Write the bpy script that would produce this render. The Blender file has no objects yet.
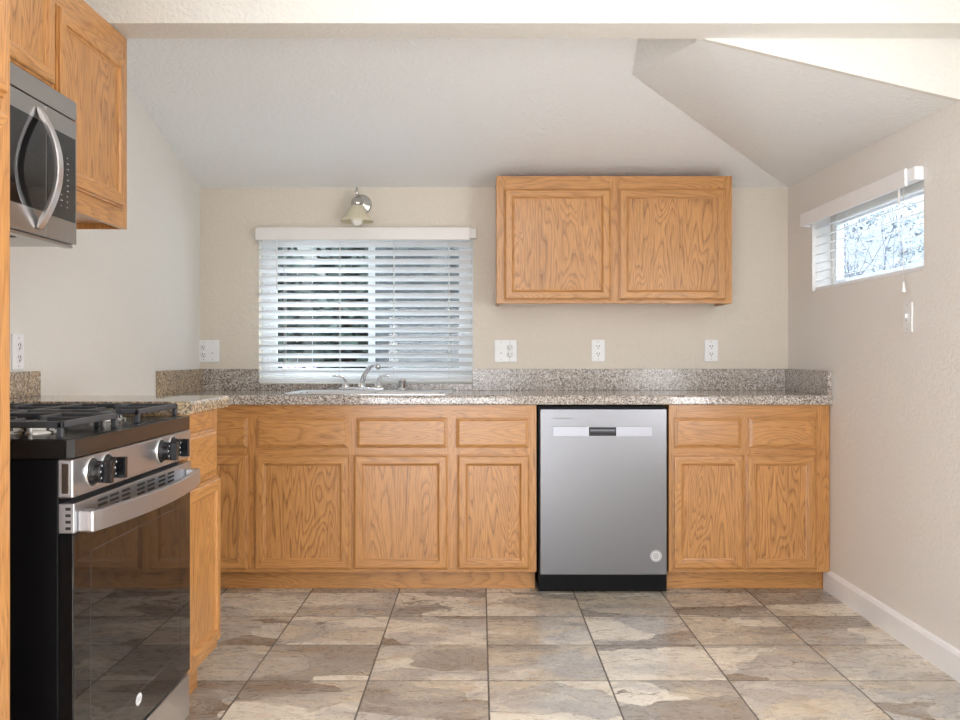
import bpy, bmesh, math, random
from mathutils import Vector, Matrix
random.seed(7)
PI = math.pi
sc = bpy.context.scene
COL = sc.collection

# ------------------------------------------------------------------ camera, world, lights, exposure
F = 910.0; CX = 480.0; CY = 355.0; CAMH = 1.115
cam_d = bpy.data.cameras.new('camera'); cam = bpy.data.objects.new('camera', cam_d); COL.objects.link(cam)
cam.location = (0, 0, CAMH); cam.rotation_euler = (PI/2, 0, 0)
cam_d.sensor_width = 36; cam_d.lens = F/960*36; cam_d.shift_y = (CY-360)/960
cam_d.clip_start = 0.02; cam_d.clip_end = 200
sc.camera = cam
sc.view_settings.view_transform = 'Standard'; sc.view_settings.look = 'None'
sc.view_settings.gamma = 1.0; sc.view_settings.use_curve_mapping = False
sc.view_settings.exposure = 0.76
sc.cycles.use_denoising = True
sc.cycles.max_bounces = 10; sc.cycles.diffuse_bounces = 6; sc.cycles.glossy_bounces = 5
sc.cycles.transparent_max_bounces = 16; sc.cycles.sample_clamp_indirect = 4.0
sc.cycles.caustics_reflective = False; sc.cycles.caustics_refractive = False

w = bpy.data.worlds.new('sky'); sc.world = w; w.use_nodes = True
nt = w.node_tree; nt.nodes.clear()
wo = nt.nodes.new('ShaderNodeOutputWorld'); bg = nt.nodes.new('ShaderNodeBackground')
wtc = nt.nodes.new('ShaderNodeTexCoord'); wsep = nt.nodes.new('ShaderNodeSeparateXYZ')
wr = nt.nodes.new('ShaderNodeValToRGB')
wr.color_ramp.elements[0].position = 0.12; wr.color_ramp.elements[0].color = (0.122, 0.141, 0.162, 1)
wr.color_ramp.elements[1].position = 0.7; wr.color_ramp.elements[1].color = (0.90, 0.96, 1.0, 1)
nt.links.new(wtc.outputs['Generated'], wsep.inputs[0]); nt.links.new(wsep.outputs['Z'], wr.inputs[0])
nt.links.new(wr.outputs[0], bg.inputs[0]); nt.links.new(bg.outputs[0], wo.inputs[0])
bg.inputs[1].default_value = 5.2

def area(name, loc, direction, sx, sy, power, color):
    d = bpy.data.lights.new(name, 'AREA'); d.shape = 'RECTANGLE'; d.size = sx; d.size_y = sy
    d.energy = power; d.color = color
    o = bpy.data.objects.new(name, d); COL.objects.link(o); o.location = loc
    o.rotation_euler = Vector(direction).to_track_quat('-Z', 'Y').to_euler()
    return o
area('rear_fill_light', (-0.50, -3.04, 1.05), (0, 1, 0.10), 1.7, 2.0, 58, (0.93, 0.96, 1.0))  # added fill light in the unseen rear opening
area('ceiling_lamp_light', (0.35, 0.30, 2.40), (0, 0.25, -1), 0.5, 0.5, 7, (1.0, 0.95, 0.89))
area('right_fill_light', (1.62, 1.85, 1.05), (-1, 0.15, -0.05), 1.3, 1.0, 34, (0.95, 0.97, 1.0))  # fill light added out of view at the right wall, no window there
area('left_fill_light', (-1.45, -0.9, 1.15), (1, 0.6, 0.05), 1.6, 1.3, 36, (0.93, 0.96, 1.0))  # added fill on the left wall behind the camera, without a window
sd = bpy.data.lights.new('sun', 'SUN'); sd.energy = 9.0; sd.angle = 0.01; sd.color = (1.0, 0.99, 0.98)
so = bpy.data.objects.new('sun', sd); COL.objects.link(so); so.rotation_euler = Vector((0.1, 1.0, -0.62)).to_track_quat('-Z', 'Y').to_euler()

# ------------------------------------------------------------------ helpers
def sp(px, py, s):           # photograph pixel at a plane of scale s px/m -> world x, z
    return (px-CX)/s, CAMH+(CY-py)/s

class MB:
    def __init__(self): self.bm = bmesh.new()
    def box(self, x0, x1, y0, y1, z0, z1, mi=0, rot=None, about=None):
        if x0 > x1: x0, x1 = x1, x0
        if y0 > y1: y0, y1 = y1, y0
        if z0 > z1: z0, z1 = z1, z0
        vs = [self.bm.verts.new((x, y, z)) for x in (x0, x1) for y in (y0, y1) for z in (z0, z1)]
        for idx in ((0,1,3,2),(4,6,7,5),(0,4,5,1),(2,3,7,6),(0,2,6,4),(1,5,7,3)):
            f = self.bm.faces.new([vs[i] for i in idx]); f.material_index = mi
        if rot is not None:
            bmesh.ops.rotate(self.bm, verts=vs, cent=about or ((x0+x1)/2,(y0+y1)/2,(z0+z1)/2), matrix=rot)
        return vs
    def prism(self, pts, axis, a, b, mi=0, smooth=False):
        """pts: 2D outline; axis 'x' -> (y,z), 'y' -> (x,z), 'z' -> (x,y)"""
        def mk(p, t):
            if axis == 'x': return (t, p[0], p[1])
            if axis == 'y': return (p[0], t, p[1])
            return (p[0], p[1], t)
        A = [self.bm.verts.new(mk(p, a)) for p in pts]; B = [self.bm.verts.new(mk(p, b)) for p in pts]
        n = len(pts); fs = []
        for i in range(n):
            f = self.bm.faces.new((A[i], A[(i+1)%n], B[(i+1)%n], B[i])); f.smooth = smooth; fs.append(f)
        fs.append(self.bm.faces.new(A[::-1])); fs.append(self.bm.faces.new(B))
        for f in fs: f.material_index = mi
        return A+B
    def tube(self, pts, r, n=10, mi=0, cap=True, flat=1.0):
        pts = [Vector(p) for p in pts]; rs = r if isinstance(r, (list, tuple)) else [r]*len(pts)
        rings = []; up = None
        for i, p in enumerate(pts):
            t = (pts[min(i+1, len(pts)-1)]-pts[max(i-1, 0)]).normalized()
            if up is None:
                up = Vector((0,0,1)) if abs(t.z) < 0.9 else Vector((0,1,0))
            u = t.cross(up).normalized(); v = u.cross(t).normalized(); up = v
            rings.append([self.bm.verts.new(p+(u*math.cos(2*PI*k/n)+v*flat*math.sin(2*PI*k/n))*rs[i]) for k in range(n)])
        for a, b in zip(rings, rings[1:]):
            for k in range(n):
                f = self.bm.faces.new((a[k], a[(k+1)%n], b[(k+1)%n], b[k])); f.smooth = True; f.material_index = mi
        if cap:
            f = self.bm.faces.new(rings[0][::-1]); f.material_index = mi
            f = self.bm.faces.new(rings[-1]); f.material_index = mi
    def lathe(self, prof, M=None, n=28, mi=0, smooth=True):
        """prof: [(r, h)] revolved around +Z, then placed by matrix M"""
        M = M or Matrix.Identity(4); rings = []
        for r, h in prof:
            if r < 1e-6: rings.append([self.bm.verts.new(M @ Vector((0,0,h)))])
            else: rings.append([self.bm.verts.new(M @ Vector((r*math.cos(2*PI*k/n), r*math.sin(2*PI*k/n), h))) for k in range(n)])
        for a, b in zip(rings, rings[1:]):
            for k in range(n):
                k2 = (k+1)%n
                if len(a) == 1 and len(b) == 1: continue
                if len(a) == 1: f = self.bm.faces.new((a[0], b[k], b[k2]))
                elif len(b) == 1: f = self.bm.faces.new((a[k], b[0], a[k2]))
                else: f = self.bm.faces.new((a[k], a[k2], b[k2], b[k]))
                f.smooth = smooth; f.material_index = mi
    def build(self, name, mats, parent=None, bevel=0, loc=None, segs=2):
        bmesh.ops.recalc_face_normals(self.bm, faces=self.bm.faces)
        me = bpy.data.meshes.new(name); self.bm.to_mesh(me); self.bm.free()
        o = bpy.data.objects.new(name, me); COL.objects.link(o)
        for m in (mats if isinstance(mats, (list, tuple)) else [mats]): me.materials.append(m)
        if parent: o.parent = parent
        if loc: o.location = loc
        if bevel:
            b = o.modifiers.new('bevel', 'BEVEL'); b.width = bevel; b.segments = segs; b.limit_method = 'ANGLE'
            b.angle_limit = math.radians(40)
        return o

def thing(name, label, cat, loc=(0,0,0), rz=0.0, group=None):
    o = bpy.data.objects.new(name, None); COL.objects.link(o); o.empty_display_size = 0.05
    o.location = loc; o.rotation_euler = (0,0,rz); o['label'] = label; o['category'] = cat
    if group: o['group'] = group
    return o
def tag(o, label, cat, group=None):
    o['label'] = label; o['category'] = cat
    if group: o['group'] = group
    return o
def struct(o, label=None):
    o['kind'] = 'structure'
    if label: o['label'] = label
    return o

# ------------------------------------------------------------------ materials
class NG:
    def __init__(self, name):
        self.m = bpy.data.materials.new(name); self.m.use_nodes = True; self.t = self.m.node_tree
        self.t.nodes.clear(); self.out = self.t.nodes.new('ShaderNodeOutputMaterial')
        self.p = self.t.nodes.new('ShaderNodeBsdfPrincipled'); self.t.links.new(self.p.outputs[0], self.out.inputs[0])
    def n(self, typ, **kw):
        x = self.t.nodes.new(typ)
        for k, v in kw.items(): setattr(x, k, v)
        return x
    def l(self, a, b): self.t.links.new(a, b)
    def val(self, x, v): x.default_value = v
    def math(self, op, a, b=None, c=None):
        x = self.n('ShaderNodeMath', operation=op)
        for i, v in enumerate((a, b, c)):
            if v is None: continue
            if hasattr(v, 'links'): self.l(v, x.inputs[i])
            else: x.inputs[i].default_value = v
        return x.outputs[0]
    def ramp(self, fac, stops, interp='LINEAR'):
        x = self.n('ShaderNodeValToRGB'); r = x.color_ramp; r.interpolation = interp
        while len(r.elements) < len(stops): r.elements.new(0.5)
        for e, (pos, c) in zip(r.elements, stops): e.position = pos; e.color = (*c, 1)
        self.l(fac, x.inputs[0]); return x.outputs[0]
    def mix(self, fac, a, b, mode='MIX'):
        x = self.n('ShaderNodeMix', data_type='RGBA', blend_type=mode)
        for s, v in ((x.inputs[0], fac), (x.inputs[6], a), (x.inputs[7], b)):
            if hasattr(v, 'links'): self.l(v, s)
            elif isinstance(v, tuple): s.default_value = (*v, 1)
            else: s.default_value = v
        return x.outputs[2]
    def noise(self, vec, scale, detail=2, rough=0.5, dist=0.0):
        x = self.n('ShaderNodeTexNoise'); self.l(vec, x.inputs['Vector'])
        x.inputs['Scale'].default_value = scale; x.inputs['Detail'].default_value = detail
        x.inputs['Roughness'].default_value = rough; x.inputs['Distortion'].default_value = dist
        return x.outputs['Fac']
    def obj(self, scale=(1,1,1), rnd=True):
        tc = self.n('ShaderNodeTexCoord'); v = tc.outputs['Object']
        if rnd:
            oi = self.n('ShaderNodeObjectInfo'); vm = self.n('ShaderNodeVectorMath', operation='ADD')
            m = self.math('MULTIPLY', oi.outputs['Random'], 37.0)
            cb = self.n('ShaderNodeCombineXYZ'); self.l(m, cb.inputs[0]); self.l(m, cb.inputs[1]); self.l(m, cb.inputs[2])
            self.l(v, vm.inputs[0]); self.l(cb.outputs[0], vm.inputs[1]); v = vm.outputs[0]
        mp = self.n('ShaderNodeMapping'); mp.inputs['Scale'].default_value = scale
        self.l(v, mp.inputs[0]); return mp.outputs[0]
    def bump(self, h, strength, dist=0.01):
        b = self.n('ShaderNodeBump'); b.inputs['Strength'].default_value = strength; b.inputs['Distance'].default_value = dist
        self.l(h, b.inputs['Height']); self.l(b.outputs[0], self.p.inputs['Normal'])
    def set(self, color=None, rough=None, metal=None, **kw):
        if color is not None:
            if hasattr(color, 'links'): self.l(color, self.p.inputs['Base Color'])
            else: self.p.inputs['Base Color'].default_value = (*color, 1)
        if rough is not None:
            if hasattr(rough, 'links'): self.l(rough, self.p.inputs['Roughness'])
            else: self.p.inputs['Roughness'].default_value = rough
        if metal is not None: self.p.inputs['Metallic'].default_value = metal
        for k, v in kw.items(): self.p.inputs[k.replace('_', ' ')].default_value = v
        return self.m

def simple(name, color, rough=0.5, metal=0.0, var=0.04, scale=18.0, bump=0.0, **kw):
    g = NG(name); v = g.obj(rnd=False); nz = g.noise(v, scale, 3)
    c = g.mix(nz, tuple(max(0, x*(1-var)) for x in color), tuple(min(1, x*(1+var)) for x in color))
    if bump: g.bump(nz, bump, 0.003)
    return g.set(c, rough, metal, **kw)

def oak(name, axis, light=(0.59, 0.288, 0.090), dark=(0.23, 0.088, 0.024), cath=1.0):
    g = NG(name)
    def sc3(ac, al): return tuple(al if a == axis else ac for a in 'xyz')
    v = g.obj(sc3(1.0, 0.14))
    fld = g.noise(v, 7.5, 2.2, 0.45, 0.5)
    bands = g.math('FRACT', g.math('MULTIPLY', fld, 27.0))
    line = g.ramp(bands, [(0.0, (0.95,)*3), (0.10, (0.55,)*3), (0.45, (0.08,)*3), (0.80, (0.02,)*3), (0.97, (0.45,)*3), (1.0, (0.95,)*3)])
    v2 = g.obj(sc3(1.0, 0.035)); pores = g.noise(v2, 420, 2, 0.6)
    pr = g.ramp(pores, [(0.40, (0,)*3), (0.66, (1,)*3)])
    v3 = g.obj(sc3(1.0, 0.08)); tone = g.noise(v3, 9, 3)
    base = g.mix(tone, tuple(x*0.86 for x in light), tuple(min(1, x*1.10) for x in light))
    lw = g.math('MULTIPLY', line, 0.80*cath)
    lp = g.math('MULTIPLY', lw, g.math('ADD', g.math('MULTIPLY', pr, 0.6), 0.55))
    c = g.mix(lp, base, dark)
    c = g.mix(g.math('MULTIPLY', pr, 0.42), c, tuple(x*1.05 for x in dark))
    g.bump(pr, 0.05, 0.001)
    return g.set(c, 0.36, Coat_Weight=0.25, Coat_Roughness=0.18)

def granite(name, cols, rough=0.2):
    g = NG(name); v = g.obj(rnd=False)
    vo = g.n('ShaderNodeTexVoronoi'); g.l(v, vo.inputs['Vector']); vo.inputs['Scale'].default_value = 185
    sep = g.n('ShaderNodeSeparateColor'); g.l(vo.outputs['Color'], sep.inputs[0])
    cl = g.noise(v, 40, 3, 0.6)
    f = g.math('ADD', g.math('MULTIPLY', sep.outputs[0], 0.75), g.math('MULTIPLY', cl, 0.25))
    c = g.ramp(f, cols, 'CONSTANT')
    big = g.noise(v, 9, 2)
    c = g.mix(g.math('MULTIPLY', big, 0.5), c, (0.36, 0.31, 0.27))
    return g.set(c, rough, Specular_IOR_Level=0.5)

def plaster(name, color, bump=0.35):
    g = NG(name); tc = g.n('ShaderNodeTexCoord'); v = tc.outputs['Object']
    n1 = g.noise(v, 55, 4, 0.55, 0.4); n2 = g.noise(v, 1.2, 2)
    c = g.mix(n2, tuple(x*0.97 for x in color), tuple(min(1, x*1.03) for x in color))
    kd = g.ramp(n1, [(0.42, (0,)*3), (0.58, (1,)*3)])
    g.bump(kd, bump, 0.004)
    return g.set(c, 0.62)

def steel(name, color=(0.60, 0.60, 0.61), rough=0.27, axis='x'):
    g = NG(name); s = tuple(6.0 if a == axis else 1500.0 for a in 'xyz')
    v = g.obj(s, rnd=False); nz = g.noise(v, 1.0, 2)
    c = g.mix(nz, tuple(x*0.985 for x in color), tuple(min(1, x*1.015) for x in color))
    r = g.math('ADD', g.math('MULTIPLY', nz, 0.03), rough-0.015)
    g.p.inputs['Anisotropic'].default_value = 0.4
    return g.set(c, r, 1.0)

def tile_mat():
    g = NG('slate_look_tile'); tc = g.n('ShaderNodeTexCoord'); v = tc.outputs['Object']
    sep = g.n('ShaderNodeSeparateXYZ'); g.l(v, sep.inputs[0])
    tx = g.math('DIVIDE', g.math('SUBTRACT', sep.outputs[0], 0.0285), 0.4115)
    ty = g.math('DIVIDE', g.math('SUBTRACT', sep.outputs[1], 3.114), 0.3845)
    ix, iy = g.math('FLOOR', tx), g.math('FLOOR', ty)
    fx, fy = g.math('FRACT', tx), g.math('FRACT', ty)
    cb = g.n('ShaderNodeCombineXYZ'); g.l(ix, cb.inputs[0]); g.l(iy, cb.inputs[1])
    wn = g.n('ShaderNodeTexWhiteNoise', noise_dimensions='2D'); g.l(cb.outputs[0], wn.inputs['Vector'])
    off = g.n('ShaderNodeVectorMath', operation='SCALE'); g.l(wn.outputs['Color'], off.inputs[0]); off.inputs['Scale'].default_value = 23.0
    ad = g.n('ShaderNodeVectorMath', operation='ADD'); g.l(v, ad.inputs[0]); g.l(off.outputs[0], ad.inputs[1])
    p = ad.outputs[0]
    mp = g.n('ShaderNodeMapping'); g.l(p, mp.inputs[0]); mp.inputs['Rotation'].default_value = (0, 0, 0.5); mp.inputs['Scale'].default_value = (0.7, 1.5, 1)
    q = mp.outputs[0]
    wz = g.n('ShaderNodeTexNoise'); g.l(p, wz.inputs['Vector']); wz.inputs['Scale'].default_value = 5; wz.inputs['Detail'].default_value = 3
    wa = g.n('ShaderNodeVectorMath', operation='MULTIPLY_ADD'); g.l(wz.outputs['Color'], wa.inputs[0]); wa.inputs[1].default_value = (0.22,)*3; g.l(q, wa.inputs[2])
    q2 = wa.outputs[0]
    vo = g.n('ShaderNodeTexVoronoi'); g.l(q2, vo.inputs['Vector']); vo.inputs['Scale'].default_value = 3.0
    s2 = g.n('ShaderNodeSeparateColor'); g.l(vo.outputs['Color'], s2.inputs[0])
    slope = g.noise(q2, 3.5, 4, 0.55, 0.6)
    f = g.math('ADD', g.math('MULTIPLY', s2.outputs[0], 0.50), g.math('MULTIPLY', slope, 0.55))
    c = g.ramp(f, [(0.26, (0.25, 0.200, 0.155)), (0.38, (0.37, 0.345, 0.315)), (0.48, (0.62, 0.54, 0.43)), (0.60, (0.42, 0.40, 0.38)), (0.72, (0.76, 0.70, 0.60))])
    rust = g.noise(p, 6.5, 5, 0.65, 0.3)
    c = g.mix(g.ramp(rust, [(0.55, (0,)*3), (0.75, (0.6,)*3)]), c, (0.38, 0.27, 0.15))
    fine = g.noise(q2, 34, 6, 0.75)
    c = g.mix(g.ramp(fine, [(0.30, (0.40,)*3), (0.48, (0,)*3)]), c, (0.24, 0.20, 0.17))
    ve = g.n('ShaderNodeTexVoronoi', feature='DISTANCE_TO_EDGE'); g.l(q2, ve.inputs['Vector']); ve.inputs['Scale'].default_value = 2.1
    crack = g.math('LESS_THAN', ve.outputs['Distance'], 0.0075)
    cm = g.math('MULTIPLY', crack, g.math('GREATER_THAN', slope, 0.55))
    c = g.mix(g.math('MULTIPLY', cm, 0.65), c, (0.10, 0.075, 0.055))
    ex = g.math('MINIMUM', fx, g.math('SUBTRACT', 1.0, fx)); ey = g.math('MINIMUM', fy, g.math('SUBTRACT', 1.0, fy))
    gx = g.math('LESS_THAN', ex, 0.0075); gy = g.math('LESS_THAN', ey, 0.0075)
    gr = g.math('MAXIMUM', gx, gy)
    c = g.mix(gr, c, (0.115, 0.098, 0.082))
    rr = g.mix(gr, g.mix(fine, (0.20,)*3, (0.36,)*3), (0.8,)*3)
    h = g.math('SUBTRACT', g.math('MULTIPLY', slope, 0.3), g.math('MULTIPLY', gr, 1.0))
    g.bump(h, 0.25, 0.004)
    return g.set(c, rr)

def glass_mat(name, tint=(0.95, 0.98, 1.0), refl=0.06):
    g = NG(name); g.t.nodes.remove(g.p)
    tr = g.n('ShaderNodeBsdfTransparent'); tr.inputs[0].default_value = (*tint, 1)
    gl = g.n('ShaderNodeBsdfGlossy'); gl.inputs['Roughness'].default_value = 0.02
    fr = g.n('ShaderNodeFresnel'); fr.inputs[0].default_value = 1.45
    mx = g.n('ShaderNodeMixShader'); ge = g.n('ShaderNodeNewGeometry'); g.l(g.math('MULTIPLY', fr.outputs[0], g.math('SUBTRACT', 1.0, ge.outputs['Backfacing'])), mx.inputs[0]); g.l(tr.outputs[0], mx.inputs[1]); g.l(gl.outputs[0], mx.inputs[2])
    g.l(mx.outputs[0], g.out.inputs[0]); return g.m

def screen_mat():
    g = NG('insect_screen_mesh'); g.t.nodes.remove(g.p)
    tr = g.n('ShaderNodeBsdfTransparent'); df = g.n('ShaderNodeBsdfDiffuse'); df.inputs[0].default_value = (0.40, 0.41, 0.42, 1)
    mx = g.n('ShaderNodeMixShader'); mx.inputs[0].default_value = 0.42
    g.l(tr.outputs[0], mx.inputs[1]); g.l(df.outputs[0], mx.inputs[2]); g.l(mx.outputs[0], g.out.inputs[0]); return g.m

def translucent(name, color, fac, rough=0.5):
    g = NG(name)
    g.set(color, rough); tl = g.n('ShaderNodeBsdfTranslucent'); tl.inputs[0].default_value = (*color, 1)
    mx = g.n('ShaderNodeMixShader'); mx.inputs[0].default_value = fac
    g.l(g.p.outputs[0], mx.inputs[1]); g.l(tl.outputs[0], mx.inputs[2]); g.l(mx.outputs[0], g.out.inputs[0]); return g.m

def leafmat(name, a, b):
    g = NG(name); v = g.obj(rnd=False); nz = g.noise(v, 14, 3)
    return g.set(g.mix(g.ramp(nz, [(0.35, (0,)*3), (0.65, (1,)*3)]), a, b), 0.6)

OAK = {a: oak('oak_grain_'+a, a) for a in 'xz'}
OAKY = oak('oak_grain_y', 'y')
PANEL = oak('oak_panel_grain_z', 'z', light=(0.61, 0.298, 0.094), dark=(0.21, 0.078, 0.020), cath=1.35)
GRAN = granite('grey_granite', [(0.0, (0.035, 0.032, 0.030)), (0.19, (0.27, 0.215, 0.175)), (0.34, (0.55, 0.48, 0.42)), (0.50, (0.42, 0.395, 0.37)), (0.62, (0.74, 0.70, 0.66)), (0.74, (0.22, 0.19, 0.17))])
GRANB = granite('granite_warm_lit', [(0.0, (0.030, 0.024, 0.018)), (0.21, (0.28, 0.18, 0.09)), (0.36, (0.58, 0.43, 0.25)), (0.52, (0.30, 0.205, 0.115)), (0.64, (0.66, 0.55, 0.38)), (0.76, (0.13, 0.09, 0.055))])  # grey granite recoloured: warm light on the left is put into the colour
GRANP = granite('grey_granite_polished', [(0.0, (0.035, 0.032, 0.030)), (0.19, (0.27, 0.215, 0.175)), (0.34, (0.55, 0.48, 0.42)), (0.50, (0.42, 0.395, 0.37)), (0.62, (0.74, 0.70, 0.66)), (0.74, (0.22, 0.19, 0.17))], 0.10)
GRAN_WARMLIT_P = granite('granite_warm_lit_polished', [(0.0, (0.030, 0.024, 0.018)), (0.21, (0.28, 0.18, 0.09)), (0.36, (0.58, 0.43, 0.25)), (0.52, (0.30, 0.205, 0.115)), (0.64, (0.66, 0.55, 0.38)), (0.76, (0.13, 0.09, 0.055))], 0.03)  # glossier version with the same painted-in warm light
WALLR = plaster('wall_paint_bright_lit', (0.83, 0.805, 0.78))  # lighter copy of the wall paint, extra light put into the right wall's colour
WALLB = plaster('wall_paint_warm_lit', (0.695, 0.638, 0.555))  # tanner copy of the wall paint, back wall lighting put into its colour
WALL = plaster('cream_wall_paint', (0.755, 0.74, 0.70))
CEIL = plaster('white_ceiling_texture', (0.88, 0.90, 0.91), 0.5)
TILE = tile_mat()
STEEL = steel('brushed_steel', (0.56, 0.56, 0.58), 0.33); STEELD = steel('brushed_steel_door', (0.20, 0.20, 0.212), 0.29); STEELZ = steel('brushed_steel_dark', (0.43, 0.42, 0.41), 0.25)
CHROME = simple('chrome', (0.80, 0.81, 0.83), 0.08, 1.0, 0.02)
NICKEL = simple('polished_nickel', (0.55, 0.54, 0.52), 0.14, 1.0, 0.02)
BLACKG = simple('black_glass', (0.006, 0.006, 0.007), 0.03, 0.0, 0.1, Specular_IOR_Level=0.5)
BLACKE = simple('black_enamel', (0.010, 0.010, 0.011), 0.16, 0.0, 0.1)
BLACKS = simple('black_satin_panel', (0.005, 0.005, 0.006), 0.35, 0.0, 0.15, Specular_IOR_Level=0.12)
IRON = simple('cast_iron', (0.045, 0.048, 0.055), 0.42, 0.0, 0.2, 90, 0.2)
PLAST = simple('black_plastic', (0.007, 0.007, 0.009), 0.22)
WHITE = simple('white_plastic', (0.83, 0.84, 0.85), 0.38)
VINYL = simple('white_vinyl', (0.82, 0.85, 0.88), 0.4)
TRIMW = simple('white_gloss_trim', (0.92, 0.93, 0.96), 0.32)
BLIND = translucent('white_blind_slat', (0.93, 0.94, 0.95), 0.45)
VAL = simple('white_blind_valance', (0.78, 0.76, 0.74), 0.42)
DARK = simple('dark_slot', (0.012, 0.012, 0.013), 0.6)
GREYM = simple('grey_print', (0.32, 0.32, 0.33), 0.5)
PRINT = simple('white_print', (0.78, 0.80, 0.82), 0.5)
ALMOND = simple('almond_metal_trim', (0.72, 0.68, 0.62), 0.4)
GLASS = glass_mat('window_glass')
SCREEN = screen_mat()
SHADE = translucent('ribbed_glass_shade', (0.90, 0.86, 0.72), 0.5, 0.25)
BULB = simple('white_bulb', (0.92, 0.90, 0.86), 0.3)
BARK = simple('grey_bark', (0.035, 0.045, 0.07), 0.9, 0, 0.3, 8)
LEAFD = leafmat('dark_leaves', (0.005, 0.012, 0.011), (0.016, 0.030, 0.024))
LEAFT = leafmat('grey_green_leaves', (0.025, 0.04, 0.06), (0.055, 0.08, 0.10))
LILAC = leafmat('lilac_blossom', (0.42, 0.32, 0.50), (0.70, 0.60, 0.76))
CONC = simple('pale_concrete', (0.42, 0.42, 0.41), 0.9, 0, 0.15, 4)
FENCEM = simple('weathered_fence_boards', (0.10, 0.105, 0.10), 0.85, 0, 0.3, 6)

# ------------------------------------------------------------------ the room
XL, XR, YB, YF = -1.496, 1.645, 4.861, -3.0
BEAM_Z, BEAM_Y0, BEAM_Y1 = 2.196, 2.964, 3.109
def ceil_z(y): return 2.010+0.248*(YB-y)

b = MB(); b.box(XL-0.15, XR+0.15, YF-0.15, YB+0.15, -0.12, 0.0); struct(b.build('floor', TILE))
b = MB(); b.box(XL-0.15, XL, YF-0.15, YB+0.15, 0, 2.75); struct(b.build('wall_left', WALL))
# back wall with the window hole
WX0, WZ0 = sp(259, 383, 187.2); WX1, WZ1 = sp(473, 229, 187.2)
b = MB(); T = 0.15
b.box(XL, WX0, YB, YB+T, 0, 2.2); b.box(WX1, XR, YB, YB+T, 0, 2.2)
b.box(WX0, WX1, YB, YB+T, 0, WZ0); b.box(WX0, WX1, YB, YB+T, WZ1, 2.2)
struct(b.build('wall_back', WALLB))
# right wall with the small high window
RY0, RY1, RZ0, RZ1 = 3.373, 4.505, 1.43, 1.80
b = MB()
b.box(XR, XR+T, YF-T, RY0, 0, 2.75); b.box(XR, XR+T, RY1, YB+T, 0, 2.75)
b.box(XR, XR+T, RY0, RY1, 0, RZ0); b.box(XR, XR+T, RY0, RY1, RZ1, 2.75)
struct(b.build('wall_right', WALLR))
# rear wall (behind the camera) with an unseen opening added to let light in
b = MB(); b.box(XL, -1.40, YF-T, YF, 0, 2.75); b.box(0.45, XR, YF-T, YF, 0, 2.75); b.box(-1.40, 0.45, YF-T, YF, 2.15, 2.75)
struct(b.build('wall_rear', WALL))
# ceiling: flat over the front room, sloped down to the back wall, twisted facet at the right
b = MB(); b.box(XL, XR, YF, BEAM_Y0+0.02, 2.46, 2.60); struct(b.build('ceiling_front', CEIL))
b = MB(); bm = b.bm
A = (XR, YB, 2.010); Bp = (XR, BEAM_Y1, 1.992); Cp = (0.762, BEAM_Y1, 2.197); D = (0.631, 3.78, 2.278)
E = (0.60, 3.38, ceil_z(3.38)); Fv = (0.60, BEAM_Y1-0.02, ceil_z(BEAM_Y1-0.02)); G = (XL, BEAM_Y1-0.02, ceil_z(BEAM_Y1-0.02)); H = (XL, YB, 2.010)
V = {k: bm.verts.new(p) for k, p in dict(A=A, B=Bp, C=Cp, D=D, E=E, F=Fv, G=G, H=H).items()}
for f in ('HADEFG', 'ACB', 'ADC', 'DEC', 'EFC'): bm.faces.new([V[k] for k in f])
ex = bmesh.ops.extrude_face_region(bm, geom=bm.faces[:])
bmesh.ops.translate(bm, verts=[g for g in ex['geom'] if isinstance(g, bmesh.types.BMVert)], vec=(0, 0, 0.12))
struct(b.build('ceiling', CEIL))
b = MB(); b.box(XL, XR, BEAM_Y0, BEAM_Y1, BEAM_Z, 2.75); struct(b.build('beam', WALL))
b = MB(); b.prism([(0.74, BEAM_Z-0.0005), (0.762, BEAM_Z-0.001), (XR, 1.985), (XR, BEAM_Z-0.0005)], 'y', BEAM_Y1-0.003, BEAM_Y1+0.02)
struct(b.build('wall_header', WALL))
# baseboard on the right wall
b = MB()
b.prism([(XR, 0), (XR-0.014, 0), (XR-0.014, 0.085), (XR-0.008, 0.098), (XR, 0.102)], 'y', YF, 4.325)
struct(b.build('baseboard_right', TRIMW))
b = MB(); b.prism([(XL, 0), (XL+0.014, 0), (XL+0.014, 0.085), (XL+0.008, 0.098), (XL, 0.102)], 'y', 3.10, 4.20)
struct(b.build('baseboard_left', TRIMW))

# windows
def bar_frame(mb, x0, x1, z0, z1, wd, y0, y1, axis='y'):
    """rectangular frame, facing y (or x when axis == 'x')"""
    def bx(a0, a1, c0, c1):
        if axis == 'y': mb.box(a0, a1, y0, y1, c0, c1)
        else: mb.box(y0, y1, a0, a1, c0, c1)
    bx(x0, x1, z0, z0+wd); bx(x0, x1, z1-wd, z1); bx(x0, x0+wd, z0+wd, z1-wd); bx(x1-wd, x1, z0+wd, z1-wd)

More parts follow.
